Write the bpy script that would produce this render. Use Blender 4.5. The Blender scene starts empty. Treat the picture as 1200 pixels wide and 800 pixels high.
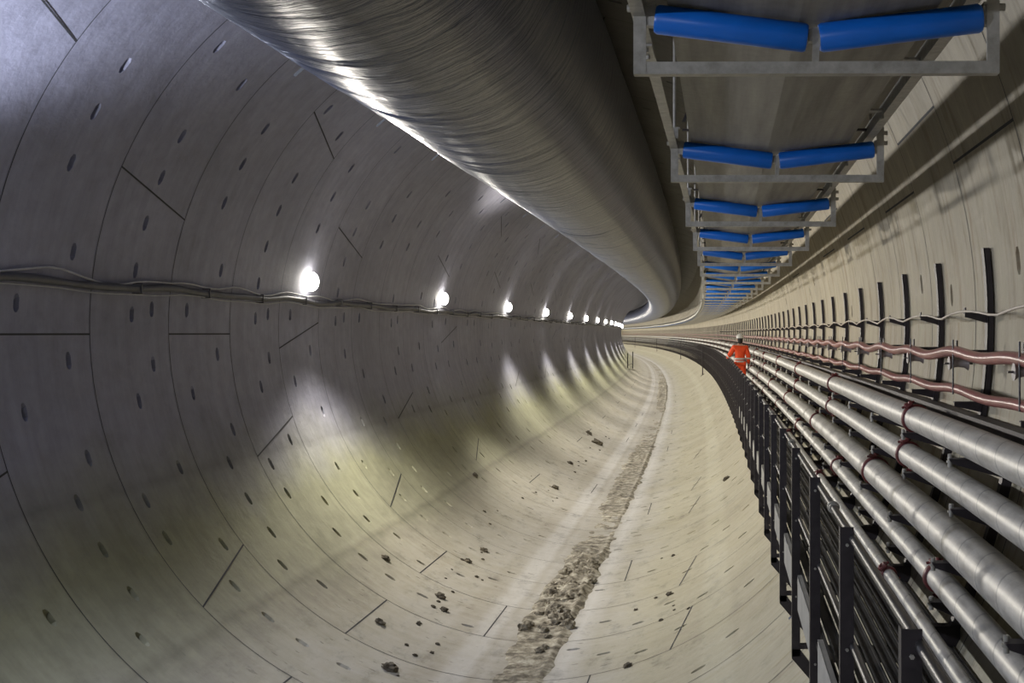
import bpy, bmesh, math, random
from math import sin, cos, pi, radians, sqrt, atan2
from mathutils import Vector, Matrix, noise

random.seed(7)
# ------------------------------------------------------------------ units and the tunnel path
G = 0.87                      # one design unit in metres
RC = 1902.0                   # horizontal radius of the tunnel alignment
CX, CZ, R = -2.683, 0.097, 4.777   # bore centre and radius, relative to the lens
H0 = 4.68                     # lens height above the invert
S0, S1 = -24.0, 384.0
RING0, RINGW = 16.04, 2.03

def P(X, s, h):
    ph = s / RC
    return Vector(((RC + X) * cos(ph) - RC, (RC + X) * sin(ph), h + H0))

def wallX(h):                 # right wall
    return CX + sqrt(max(0, R * R - (h - CZ) ** 2))
def wallXl(h):
    return CX - sqrt(max(0, R * R - (h - CZ) ** 2))

# ------------------------------------------------------------------ camera, world, exposure
scene = bpy.context.scene
col = scene.collection
cam_d = bpy.data.cameras.new('camera')
cam = bpy.data.objects.new('camera', cam_d)
col.objects.link(cam)
cam.location = (0, 0, H0 * G)
cam.rotation_euler = (radians(90), 0, 0.01555)
cam_d.sensor_width = 36
cam_d.lens = 1400 / 1200 * 36
cam_d.shift_x = -(830.5 - 600) / 1200
cam_d.shift_y = -(400 - 390.3) / 1200
cam_d.clip_end = 2000
scene.camera = cam
w = bpy.data.worlds.new('world'); scene.world = w; w.use_nodes = True
w.node_tree.nodes['Background'].inputs[0].default_value = (0.6, 0.65, 0.8, 1)
w.node_tree.nodes['Background'].inputs[1].default_value = 0.06
scene.view_settings.view_transform = 'Standard'
scene.view_settings.look = 'None'
scene.view_settings.gamma = 1
scene.view_settings.use_curve_mapping = False
scene.view_settings.exposure = 1.58

LAMP_S0, LAMP_D, LAMP_X, LAMP_H = 21.27, 10.594, -7.29, 0.92
LAMP_POWER = 420.0
LAMP_TILT = 22.0
LAMP_CONE = 158.0

# ------------------------------------------------------------------ materials
class N:
    def __init__(s, name):
        s.m = bpy.data.materials.new(name); s.m.use_nodes = True
        s.t = s.m.node_tree; s.b = s.t.nodes['Principled BSDF']
    def n(s, kind, **kw):
        o = s.t.nodes.new(kind)
        for k, v in kw.items():
            if k in o.inputs: o.inputs[k].default_value = v
            else: setattr(o, k, v)
        return o
    def l(s, a, b): s.t.links.new(a, b)
    def math(s, op, a, b=None):
        o = s.n('ShaderNodeMath', operation=op)
        for i, v in enumerate((a, b)):
            if v is None: continue
            if hasattr(v, 'is_output'): s.l(v, o.inputs[i])
            else: o.inputs[i].default_value = v
        return o.outputs[0]
    def noise(s, vec, scale, detail=4, rough=.55):
        o = s.n('ShaderNodeTexNoise'); o.inputs['Scale'].default_value = scale
        o.inputs['Detail'].default_value = detail; o.inputs['Roughness'].default_value = rough
        if vec is not None: s.l(vec, o.inputs['Vector'])
        return o.outputs['Fac']
    def mapping(s, vec, sc):
        o = s.n('ShaderNodeMapping'); o.inputs['Scale'].default_value = sc; s.l(vec, o.inputs['Vector'])
        return o.outputs[0]
    def ramp(s, fac, stops, interp='LINEAR'):
        o = s.n('ShaderNodeValToRGB'); o.color_ramp.interpolation = interp
        e = o.color_ramp.elements
        while len(e) > 1: e.remove(e[-1])
        e[0].position = stops[0][0]; c = stops[0][1]; e[0].color = (*c, 1) if len(c) == 3 else c
        for p, c in stops[1:]:
            x = e.new(p); x.color = (*c, 1)
        s.l(fac, o.inputs[0]); return o.outputs[0]
    def mix(s, fac, a, b, mode='MIX'):
        o = s.n('ShaderNodeMix', data_type='RGBA', blend_type=mode)
        for i, v in ((0, fac), (6, a), (7, b)):
            if hasattr(v, 'is_output'): s.l(v, o.inputs[i])
            else: o.inputs[i].default_value = v if i == 0 else (*v, 1)
        return o.outputs[2]
    def bump(s, h, dist, strength=1.0, prev=None):
        o = s.n('ShaderNodeBump'); o.inputs['Distance'].default_value = dist; o.inputs['Strength'].default_value = strength
        s.l(h, o.inputs['Height'])
        if prev is not None: s.l(prev, o.inputs['Normal'])
        s.l(o.outputs[0], s.b.inputs['Normal']); return o.outputs[0]
    def set(s, color=None, rough=None, metal=None, **kw):
        for k, v in (('Base Color', color), ('Roughness', rough), ('Metallic', metal)):
            if v is None: continue
            if hasattr(v, 'is_output'): s.l(v, s.b.inputs[k])
            else: s.b.inputs[k].default_value = (*v, 1) if k == 'Base Color' else v
        for k, v in kw.items(): s.b.inputs[k.replace('_', ' ')].default_value = v
        return s.m

def g3(v): return (v, v, v)

def concrete():
    a = N('segment_concrete')
    uv = a.n('ShaderNodeUVMap').outputs[0]
    sp = a.n('ShaderNodeSeparateXYZ'); a.l(uv, sp.inputs[0])
    u, v = sp.outputs[0], sp.outputs[1]
    th = a.math('DIVIDE', u, R * 2 * pi)                      # 0..1 round the bore
    big = a.noise(uv, .55, 5)
    th2 = a.math('ADD', th, a.math('MULTIPLY', a.math('SUBTRACT', big, .5), .045))
    d = 1 / 360.
    base = a.ramp(th2, [(0, (.55, .485, .335)), (38*d, (.44, .39, .29)), (66*d, (.27, .265, .26)), (106*d, (.27, .27, .29)), (128*d, (.40, .40, .49)),  # crown stops darkened: shade between duct and conveyor put into the colour
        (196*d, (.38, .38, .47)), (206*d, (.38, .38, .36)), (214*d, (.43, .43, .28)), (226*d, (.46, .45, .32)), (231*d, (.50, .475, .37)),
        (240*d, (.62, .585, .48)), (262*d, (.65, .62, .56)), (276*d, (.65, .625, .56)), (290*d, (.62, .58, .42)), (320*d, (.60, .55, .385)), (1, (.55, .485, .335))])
    # whitish wheel tracks and their darker edges, running along the invert
    th3 = a.math('ADD', th, a.math('MULTIPLY', a.math('SUBTRACT', a.noise(uv, 1.3, 4), .5), .006))
    tr = a.ramp(th3, [(0, g3(.5)), (252*d, g3(.5)), (253.2*d, g3(.40)), (256*d, g3(.44)), (257*d, g3(.66)), (260.5*d, g3(.72)), (261.5*d, g3(.42)), (263*d, g3(.52)), (265*d, g3(.36)),
        (269*d, g3(.33)), (273*d, g3(.42)), (274*d, g3(.62)), (275.5*d, g3(.74)), (277*d, g3(.60)), (280*d, g3(.42)), (282*d, g3(.50)), (300*d, g3(.5)), (301*d, g3(.60)), (305*d, g3(.60)), (306*d, g3(.5)), (1, g3(.5))])
    c = a.mix(.8, base, tr, 'OVERLAY')
    # circumferential scrape streaks
    st = a.noise(a.mapping(uv, (.35, 5, 1)), 1.0, 6, .7)
    c = a.mix(.4, c, a.ramp(st, [(.3, g3(.36)), (.5, g3(.5)), (.7, g3(.62))]), 'OVERLAY')
    # run-down stains on the right side, patchy
    rs_ = a.noise(a.mapping(uv, (.28, 2.2, 1)), 1.7, 8, .75)
    rm = a.ramp(th, [(0, g3(1)), (45*d, g3(1)), (60*d, g3(0)), (300*d, g3(0)), (325*d, g3(1)), (1, g3(1))])
    c = a.mix(rm, c, a.mix(.8, c, a.ramp(rs_, [(.38, (.30, .28, .24)), (.48, g3(.5)), (.58, g3(.5)), (.68, (.68, .68, .66))]), 'OVERLAY'))
    # broad damp patches
    dp = a.noise(a.mapping(uv, (.5, .35, 1)), 1.0, 5, .6)
    c = a.mix(.6, c, a.ramp(dp, [(.35, g3(.40)), (.5, g3(.5)), (.65, g3(.58))]), 'OVERLAY')
    mot = a.noise(uv, 3.5, 8, .65)
    c = a.mix(.7, c, a.ramp(mot, [(.3, g3(.38)), (.5, g3(.5)), (.72, g3(.6))]), 'OVERLAY')
    # tidemark: a stained longitudinal band low on the left side
    tide = a.ramp(th3, [(0, g3(.5)), (199.6*d, g3(.5)), (200.2*d, g3(.38)), (200.9*d, g3(.47)), (203.2*d, g3(.45)), (203.7*d, g3(.34)), (204.6*d, g3(.5)), (227*d, g3(.5)), (227.6*d, g3(.30)), (228.6*d, g3(.44)), (233*d, g3(.47)), (234*d, g3(.5)), (1, g3(.5))])
    c = a.mix(.7, c, tide, 'OVERLAY')
    gr = a.noise(a.mapping(uv, (1.6, .8, 1)), 1.4, 9, .72)
    gm = a.ramp(th, [(0, g3(.15)), (228*d, g3(.25)), (242*d, g3(.9)), (285*d, g3(.9)), (315*d, g3(.5)), (1, g3(.15))])
    c = a.mix(gm, c, a.ramp(gr, [(.34, g3(.62)), (.46, g3(.95)), (.58, g3(1)), (.7, g3(.8))]), 'MULTIPLY')
    # small dirt specks, more of them on the floor
    sp2 = a.noise(a.mapping(uv, (1, 2.2, 1)), 4.0, 3, .5)
    spots = a.ramp(sp2, [(0, g3(1)), (.66, g3(1)), (.70, g3(.5)), (1, g3(.4))])
    c = a.mix(1.0, c, (.74, .74, .74), 'MULTIPLY')
    fl = a.ramp(th, [(0, g3(.1)), (225*d, g3(.1)), (240*d, g3(.9)), (300*d, g3(.7)), (320*d, g3(.15)), (1, g3(.1))])
    c = a.mix(fl, c, spots, 'MULTIPLY')
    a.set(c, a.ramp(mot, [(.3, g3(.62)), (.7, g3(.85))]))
    b1 = a.bump(mot, .02, .7)
    a.bump(st, .008, .4, b1)
    return a.m

def simple(name, c, rough, metal=0, nscale=14, amt=.25, bump=.002, stretch=(1, 1, 1), **kw):
    a = N(name)
    tc = a.n('ShaderNodeTexCoord').outputs['Object']
    nz = a.noise(a.mapping(tc, stretch), nscale, 6, .6)
    lo = tuple(x * (1 - amt) for x in c); hi = tuple(min(1, x * (1 + amt)) for x in c)
    a.set(a.ramp(nz, [(.3, lo), (.7, hi)]), rough, metal, **kw)
    if bump: a.bump(nz, bump, .6)
    return a.m

def galv():
    a = N('galvanised_steel')
    tc = a.n('ShaderNodeTexCoord').outputs['Object']
    nz = a.noise(tc, 22, 5, .6)
    c = a.ramp(nz, [(.3, (.32, .305, .255)), (.7, (.50, .48, .42))])
    a.set(c, .5, .35); a.bump(nz, .002, .4); return a.m

def pipe_mat():
    a = N('spiral_galvanised_pipe')
    uv = a.n('ShaderNodeUVMap').outputs[0]
    nz = a.noise(a.mapping(uv, (3, .9, 1)), 3.0, 6, .65)
    sp = a.n('ShaderNodeSeparateXYZ'); a.l(uv, sp.inputs[0])
    # helical weld seam: u goes 0..1 round, v is metres along
    hel = a.math('FRACT', a.math('ADD', a.math('MULTIPLY', sp.outputs[1], 1.9), sp.outputs[0]))
    seam = a.math('LESS_THAN', a.math('ABSOLUTE', a.math('SUBTRACT', hel, .5)), .025)
    fine = a.math('FRACT', a.math('ADD', a.math('MULTIPLY', sp.outputs[1], 7.6), sp.outputs[0]))
    fine = a.ramp(fine, [(0, g3(.44)), (.08, g3(.5)), (1, g3(.53))])
    c = a.ramp(nz, [(.25, (.30, .29, .26)), (.5, (.49, .475, .43)), (.8, (.66, .64, .58))])
    c = a.mix(.8, c, fine, 'OVERLAY')
    c = a.mix(a.math('MULTIPLY', seam, .6), c, (.20, .20, .19))
    a.set(c, a.ramp(nz, [(.3, g3(.38)), (.7, g3(.56))]), .28)
    a.bump(hel, .003, .35)
    return a.m

def duct_mat():
    a = N('grey_duct_fabric')
    uv = a.n('ShaderNodeUVMap').outputs[0]
    wob = a.noise(a.mapping(uv, (.8, .7, 1)), 1.0, 3)
    sp = a.n('ShaderNodeSeparateXYZ'); a.l(uv, sp.inputs[0])
    cb = a.n('ShaderNodeCombineXYZ')
    a.l(a.math('MULTIPLY', sp.outputs[0], .45), cb.inputs[0])
    a.l(a.math('ADD', a.math('MULTIPLY', sp.outputs[1], 3.2), a.math('MULTIPLY', wob, 1.5)), cb.inputs[1])
    fold = a.noise(cb.outputs[0], 1.6, 5, .62)
    cb2 = a.n('ShaderNodeCombineXYZ')
    a.l(a.math('MULTIPLY', sp.outputs[0], .9), cb2.inputs[0]); a.l(a.math('MULTIPLY', sp.outputs[1], 9.0), cb2.inputs[1])
    fold2 = a.noise(cb2.outputs[0], 1.5, 4, .6)
    nz = a.noise(uv, 2.2, 4)
    a.set(a.ramp(nz, [(.3, (.034, .044, .082)), (.7, (.054, .066, .110))]), .36, .0, Coat_Weight=.25, Coat_Roughness=.3)
    b = a.bump(fold, .16, .75)
    a.bump(fold2, .02, .35, b)
    return a.m

def belt_mat():
    a = N('conveyor_belt_rubber')
    uv = a.n('ShaderNodeUVMap').outputs[0]
    nz = a.noise(a.mapping(uv, (9, .5, 1)), 1.0, 6, .6)
    n2 = a.noise(uv, 18, 4, .6)
    c = a.ramp(nz, [(.25, (.15, .137, .11)), (.5, (.26, .24, .195)), (.75, (.36, .335, .27))])
    c = a.mix(.35, c, a.ramp(n2, [(.3, g3(.4)), (.7, g3(.6))]), 'OVERLAY')
    a.set(c, .6); a.bump(n2, .003, .5); return a.m

def mud_mat():
    a = N('wet_mud')
    tc = a.n('ShaderNodeTexCoord').outputs['Object']
    nz = a.noise(tc, 5, 9, .7); n2 = a.noise(tc, 1.3, 4)
    c = a.ramp(nz, [(.40, (.10, .085, .06)), (.50, (.28, .25, .19)), (.63, (.54, .51, .42))])
    c = a.mix(.7, c, a.ramp(n2, [(.38, g3(.38)), (.6, g3(.62))]), 'OVERLAY')
    a.set(c, .75); a.bump(nz, .03, .9); return a.m

def emit(name, c, s):
    a = N(name)
    a.b.inputs['Base Color'].default_value = (*c, 1)
    a.b.inputs['Emission Color'].default_value = (*c, 1)
    a.b.inputs['Emission Strength'].default_value = s
    return a.m

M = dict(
    concrete=concrete(), joint=simple('joint_gasket', (.035, .035, .038), .8, nscale=5, bump=0),
    galv=galv(), pipe=pipe_mat(), duct=duct_mat(), belt=belt_mat(), mud=mud_mat(),
    clod=simple('dark_mud', (.10, .085, .06), .85, nscale=9, amt=.5, bump=.02),
    blue=simple('blue_roller_polymer', (.006, .150, .62), .34, nscale=5, amt=.12, bump=0, stretch=(1, 3, 3)),
    dark=simple('dark_painted_steel', (.040, .034, .036), .48, .3, nscale=9, amt=.35, bump=.0005),
    black=simple('black_painted_steel', (.036, .029, .031), .5, .2, nscale=9, amt=.3, bump=.0005),
    rail=simple('worn_rail_steel', (.11, .105, .10), .4, .6, nscale=9, amt=.4, bump=.0005, stretch=(6, .6, 6)),
    deck=simple('grating_steel', (.030, .026, .021), .8, 0, nscale=7, amt=.6, bump=.002, stretch=(1, .4, 1)),
    toe=simple('galvanised_toe_plate', (.36, .36, .34), .5, .25, nscale=5, amt=.15, bump=.0005),
    red=simple('red_coupling_paint', (.14, .028, .026), .5, .1, nscale=16, amt=.4, bump=.001),
    pink=simple('pink_cable_sheath', (.34, .13, .11), .28, 0, nscale=3, amt=.2, bump=.002),
    cream=simple('cream_cable_sheath', (.55, .48, .38), .5, nscale=8, amt=.15, bump=0),
    pale=simple('pale_grey_cable', (.42, .42, .44), .5, nscale=8, amt=.15, bump=0),
    darkcable=simple('dark_grey_cable', (.075, .075, .085), .5, nscale=8, amt=.2, bump=.001),
    spool=simple('grey_spool_plastic', (.28, .24, .22), .42, nscale=6, amt=.2, bump=0),
    orange=simple('hivis_orange_fabric', (.80, .075, .012), .75, nscale=30, amt=.12, bump=.004),
    tape=simple('reflective_tape', (.55, .52, .48), .35, .2, nscale=30, amt=.1, bump=0),
    skin=simple('skin', (.50, .28, .20), .5, nscale=20, amt=.08, bump=0),
    hair=simple('dark_hair', (.02, .016, .014), .7, nscale=60, amt=.4, bump=.003),
    helmet=simple('white_helmet_plastic', (.60, .60, .58), .3, nscale=8, amt=.05, bump=0),
    glove=simple('black_glove', (.02, .02, .025), .7, nscale=30, amt=.2, bump=.002),
    boot=simple('brown_boot_leather', (.06, .04, .03), .5, nscale=20, amt=.3, bump=.003),
    eye=simple('eye_white', (.7, .7, .68), .3, bump=0), lip=simple('lip', (.42, .16, .13), .5, bump=0),
    housing=simple('lamp_housing', (.10, .10, .11), .45, .4, nscale=10, amt=.2, bump=0),
    lens=emit('lamp_lens', (1.0, .95, .84), 9.0), lens_cool=emit('lamp_lens_cool', (.80, .86, 1.0), 9.0),
)

# ------------------------------------------------------------------ mesh helpers
class MB:
    """Collects shapes (design units) and links them as ONE mesh object."""
    def __init__(s): s.v = []; s.f = []; s.uv = []; s.mi = []; s.sm = []
    def add(s, vs, fs, smooth=False, mi=0, uvs=None):
        o = len(s.v); s.v += [tuple(x) for x in vs]
        for k, f in enumerate(fs):
            s.f.append([i + o for i in f]); s.mi.append(mi); s.sm.append(smooth)
            s.uv.append(uvs[k] if uvs else None)
        return s
    def box(s, x0, x1, y0, y1, z0, z1, mi=0):
        vs = [(x, y, z) for x in (x0, x1) for y in (y0, y1) for z in (z0, z1)]
        return s.add(vs, [(0, 1, 3, 2), (4, 6, 7, 5), (0, 4, 5, 1), (2, 3, 7, 6), (0, 2, 6, 4), (1, 5, 7, 3)], mi=mi)
    def prism(s, poly, y0, y1, mi=0):                       # polygon in x,z pushed along y
        n = len(poly)
        vs = [(x, y0, z) for x, z in poly] + [(x, y1, z) for x, z in poly]
        fs = [tuple(range(n)), tuple(range(2 * n - 1, n - 1, -1))] + [(i, i + n, (i + 1) % n + n, (i + 1) % n) for i in range(n)]
        return s.add(vs, fs, mi=mi)
    def tube(s, pts, r, n=10, cap=True, smooth=True, mi=0):
        pts = [Vector(p) for p in pts]; rs = r if isinstance(r, (list, tuple)) else [r] * len(pts)
        vs = []; prev = None
        for i, p in enumerate(pts):
            t = (pts[min(i + 1, len(pts) - 1)] - pts[max(i - 1, 0)]).normalized()
            if prev is None:
                a = Vector((0, 0, 1)) if abs(t.z) < .9 else Vector((1, 0, 0))
                x = t.cross(a).normalized()
            else: x = (prev - t * prev.dot(t)).normalized()
            y = t.cross(x); prev = x
            vs += [p + (x * cos(2 * pi * k / n) + y * sin(2 * pi * k / n)) * rs[i] for k in range(n)]
        fs = [(i * n + k, i * n + (k + 1) % n, (i + 1) * n + (k + 1) % n, (i + 1) * n + k) for i in range(len(pts) - 1) for k in range(n)]
        s.add(vs, fs, smooth, mi)
        if cap:
            m = len(pts)
            s.add(vs[:n], [tuple(reversed(range(n)))], False, mi); s.add(vs[-n:], [tuple(range(n))], False, mi)
        return s
    def ball(s, c, rx, ry, rz, nu=12, nv=8, mi=0):
        vs = []; fs = []
        for j in range(nv + 1):
            t = pi * j / nv
            for i in range(nu):
                a = 2 * pi * i / nu
                vs.append((c[0] + rx * sin(t) * cos(a), c[1] + ry * sin(t) * sin(a), c[2] + rz * cos(t)))
        for j in range(nv):
            for i in range(nu):
                fs.append((j * nu + i, (j + 1) * nu + i, (j + 1) * nu + (i + 1) % nu, j * nu + (i + 1) % nu))
        return s.add(vs, fs, True, mi)
    def build(s, name, mats, parent=None, G_=None):
        g = G if G_ is None else G_
        me = bpy.data.meshes.new(name)
        me.from_pydata([(x * g, y * g, z * g) for x, y, z in s.v], [], s.f)
        mats = mats if isinstance(mats, (list, tuple)) else [mats]
        for m in mats: me.materials.append(m)
        me.polygons.foreach_set('use_smooth', s.sm); me.polygons.foreach_set('material_index', s.mi)
        if any(u is not None for u in s.uv):
            l = me.uv_layers.new(name='UVMap'); k = 0; flat = []
            for f, u in zip(s.f, s.uv):
                for j in range(len(f)): flat += list(u[j]) if u else [0, 0]
            l.data.foreach_set('uv', flat)
        me.validate(); me.update()
        o = bpy.data.objects.new(name, me); col.objects.link(o)
        if parent: o.parent = parent
        return o

def tag(o, label=None, cat=None, group=None, kind=None):
    if label: o['label'] = label
    if cat: o['category'] = cat
    if group: o['group'] = group
    if kind: o['kind'] = kind
    return o
def empty(name, X, s, h, turn=True):
    o = bpy.data.objects.new(name, None); col.objects.link(o); o.empty_display_size = .1
    o.location = P(X, s, h) * G
    o.rotation_euler = (0, 0, s / RC if turn else 0)
    return o
def move(o, X, s, h):
    o.location = P(X, s, h) * G; o.rotation_euler = (0, 0, s / RC)
def copy_tree(o, parent=None):
    c = o.copy(); col.objects.link(c)
    if parent: c.parent = parent
    for ch in [k for k in bpy.data.objects if k.parent == o]:
        copy_tree(ch, c)
    return c
def srange(a, b, near=1.0, far=4.0, at=60):
    out = [a]
    while out[-1] < b: out.append(out[-1] + (near if out[-1] < at else far))
    out[-1] = b
    return out
def sweep(mb, prof, ss, closed=True, smooth=False, mi=0, rel=None, cap=True):
    """profile points (X,h) carried along the alignment; uv = (arc, s)"""
    n = len(prof); vs = []; fs = []; uvs = []
    acc = [0]
    for i in range(n): acc.append(acc[-1] + math.dist(prof[i], prof[(i + 1) % n]))
    for s_ in ss: vs += [P(x, s_, h) for x, h in prof]
    m = n if closed else n - 1
    for j in range(len(ss) - 1):
        for i in range(m):
            k = (i + 1) % n
            fs.append((j * n + i, j * n + k, (j + 1) * n + k, (j + 1) * n + i))
            uvs.append([(acc[i], ss[j]), (acc[i + 1], ss[j]), (acc[i + 1], ss[j + 1]), (acc[i], ss[j + 1])])
    mb.add(vs, fs, smooth, mi, uvs)
    if cap and closed and not smooth:
        mb.add(vs[:n], [tuple(range(n))], False, mi); mb.add(vs[-n:], [tuple(reversed(range(n)))], False, mi)
    return mb
def circ(cx, cz, r, n=16): return [(cx + r * cos(2 * pi * k / n), cz + r * sin(2 * pi * k / n)) for k in range(n)]
def run(fn, ss): return [P(*fn(s)) for s in ss]
ORD = ('first second third fourth fifth sixth seventh eighth ninth tenth eleventh twelfth thirteenth fourteenth fifteenth '
       'sixteenth seventeenth eighteenth nineteenth twentieth').split()

# ------------------------------------------------------------------ SETTING: the segmental lining
def PT(th, s, r=R):
    a = radians(th); return P(CX + r * cos(a), s, CZ + r * sin(a))

def norm(t): return t % 360
def pkk(k, si):
    out = []
    for p in pk[(k % 2, si)]:
        h_ = (math.sin(k * 12.9898 + p * 78.233 + si * 3.1) * 43758.5453) % 1
        keep = .30 if (p < 60 or p > 322) else .75 if 130 < p < 226 else .7
        if h_ < keep or (130 < p < 226 and k in (-2, -1, 0, 1)): out.append(p)
    return out
pk = {}                                                     # (parity, slot) -> pocket angles
SL = [.18, .27, .50, .76]
pk[(0, 2)] = [143.7, 150.9, 158.3, 204.1, 211.0, 218.0, 230.5, 246.5, 282, 296, 310, 324, 340, 356, 12, 28, 44, 60, 76, 92, 108, 124]
pk[(0, 1)] = [177.3, 191.2, 224.0, 238.5, 289, 303, 349, 5, 22, 100, 116, 132]
pk[(0, 3)] = [170.0, 184.9, 198.5, 252.5, 276, 317, 332, 36, 52, 68, 84]
pk[(0, 0)] = []
pk[(1, 2)] = [164.3, 171.6, 178.3, 191.5, 223.4, 230.3, 236.8, 150, 157, 244, 280, 293, 306, 318, 333, 346, 3, 17, 33, 48, 64, 80, 96, 112, 128]
pk[(1, 0)] = [135.3, 206.3, 212.5, 255, 287, 300, 326, 10, 26, 105]
pk[(1, 3)] = [138.8, 177.4, 186.0, 202.7, 216.6, 249.5, 279, 312, 340, 355, 40, 72, 120]
pk[(1, 1)] = []
HW = 1.2
rp = random.Random(3)
allp = sorted({t for v in pk.values() for t in v})
edges = set()
for t in allp: edges.add(round(norm(t - HW), 2)); edges.add(round(norm(t + HW), 2))
for k in range(120):
    t = k * 3.0
    if all(min(abs(t - e), 360 - abs(t - e)) > .6 for e in edges): edges.add(t)
STRIPS = [('wall_right', -44.0, 50.0), ('ceiling', 50.0, 132.0), ('wall_left', 132.0, 226.0), ('floor', 226.0, 316.0)]
for _, a0, a1 in STRIPS:
    edges.add(norm(a0))
def thetas(a0, a1):
    L = []
    for e in edges:
        for q in (e - 360, e, e + 360):
            if a0 - 1e-6 <= q <= a1 + 1e-6: L.append(q)
    return sorted(set(L))
k_lo = int((S0 - RING0) // RINGW); k_hi = int((S1 - RING0) // RINGW)
JA = [(143.5, 137.), (198.2, 204.3), (258.9, 258.9), (318, 322), (22, 22), (84, 79)]     # (angle at far edge, at near edge)
JB = [(162.6, 157.), (218., 224.), (281, 281), (338, 338), (44, 44), (106, 100)]
JD = [(181.3, 181.3), (240., 240.), (298., 294.5), (16., 16.), (60, 66), (118, 118)]
JC = [(178.8, 184.2), (240., 240.), (298., 294.5), (16., 16.), (60, 66), (122, 122)]
lines_s = []
for k in range(k_lo, k_hi + 1):
    s = RING0 + k * RINGW; lines_s.append((s, k, None))
    if -2 < s < 75:
        for si, f in enumerate(SL):
            lines_s.append((s + (f - .026) * RINGW, k, ('a', si))); lines_s.append((s + (f + .026) * RINGW, k, ('b', si)))
lines_s.append((RING0 + (k_hi + 1) * RINGW, k_hi + 1, None))
for name, a0, a1 in STRIPS:
    T = thetas(a0, a1); nT = len(T); mb = MB()
    vs = [PT(t, s) for s, k, q in lines_s for t in T]
    fs = []; uvs = []
    for j in range(len(lines_s) - 1):
        s, k, q = lines_s[j]; s2 = lines_s[j + 1][0]
        pocks = pkk(k, q[1]) if q and q[0] == 'a' else []
        for i in range(nT - 1):
            tm = (T[i] + T[i + 1]) / 2
            if pocks and any(abs((tm - p + 180) % 360 - 180) < HW for p in pocks): continue
            fs.append((j * nT + i, j * nT + i + 1, (j + 1) * nT + i + 1, (j + 1) * nT + i))
            un = lambda t: radians(t % 360 if not (t < 0) else t + 360) * R
            ua = norm(T[i]) if T[i] >= 0 else T[i] + 360
            ub = ua + T[i + 1] - T[i]
            ua, ub = radians(ua) * R, radians(ub) * R
            uvs.append([(ua, s), (ub, s), (ub, s2), (ua, s2)])
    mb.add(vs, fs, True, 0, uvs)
    for j, (s, k, q) in enumerate(lines_s):                 # real recesses for the bolt pockets
        if not (q and q[0] == 'a'): continue
        s2 = lines_s[j + 1][0]
        for p in pkk(k, q[1]):
            p = p if a0 <= p <= a1 else p - 360
            if not (a0 + HW <= p <= a1 - HW): continue
            t0, t1 = p - HW, p + HW
            o = [PT(t0, s), PT(t1, s), PT(t1, s2), PT(t0, s2)]
            lo = -1 if 90 < norm(p) < 270 else 1
            dp = (R + .03, R + .10) if (k + int(p)) % 2 else (R + .10, R + .04)
            dt_, ds_ = t1 - t0, s2 - s
            fr = [(.22, 0), (.78, 0), (1, .28), (1, .72), (.78, 1), (.22, 1), (0, .72), (0, .28)]
            o8 = []
            for a_, b_ in fr:
                q1 = o[0].lerp(o[1], a_); q2 = o[3].lerp(o[2], a_); o8.append(q1.lerp(q2, b_))
            i8 = [PT(t0 + dt_ * (.5 + (a_ - .5) * .86), s + ds_ * (.5 + (b_ - .5) * .8), dp[0] + (dp[1] - dp[0]) * a_) for a_, b_ in fr]
            uvv = lambda a_, b_: (radians(norm(t0) + dt_ * a_) * R, s + ds_ * b_)
            u8 = [uvv(*q) for q in fr]; uc = [uvv(0, 0), uvv(1, 0), uvv(1, 1), uvv(0, 1)]
            vv = o + o8 + i8
            ff = [(0, 4, 11), (1, 6, 5), (2, 8, 7), (3, 10, 9)]
            fu = [[uc[0], u8[0], u8[7]], [uc[1], u8[2], u8[1]], [uc[2], u8[4], u8[3]], [uc[3], u8[6], u8[5]]]
            for z_ in range(8):
                y_ = (z_ + 1) % 8
                ff.append((4 + z_, 4 + y_, 12 + y_, 12 + z_)); fu.append([u8[z_], u8[y_], u8[y_], u8[z_]])
            ff.append(tuple(range(12, 20))); fu.append(u8)
            mb.add(vv, ff, False, 0, fu)
    # gaskets: ring joints and the (often slanted) joints between segments
    Tj = [a0 + (a1 - a0) * i / 60 for i in range(61)]
    for k in range(k_lo, k_hi + 1):
        s = RING0 + k * RINGW; wd = .0065
        vs = [PT(t, s + d_, R - .003) for t in Tj for d_ in (-wd, wd)]
        mb.add(vs, [(2 * i, 2 * i + 1, 2 * i + 3, 2 * i + 2) for i in range(60)], True, 1)
        if s > 160: continue
        J = JD if k in (0, -2) else JB if k % 4 == 3 else (JA if k % 2 else JC)
        for thi, tlo in J:
            if k not in (-3, -2, -1, 0, 1, 2, 3) and (math.sin(k * 7.7 + thi) * 991.7) % 1 > .5: continue
            for off in (0, -360):
                if a0 <= (thi + tlo) / 2 + off <= a1:
                    hw = .13
                    q = [PT(tlo + off - hw, s, R - .0035), PT(tlo + off + hw, s, R - .0035), PT(thi + off + hw, s + RINGW, R - .0035), PT(thi + off - hw, s + RINGW, R - .0035)]
                    mb.add(q, [(0, 1, 2, 3)], False, 1)
    tag(mb.build(name, [M['concrete'], M['joint']]), kind='structure')

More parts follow.
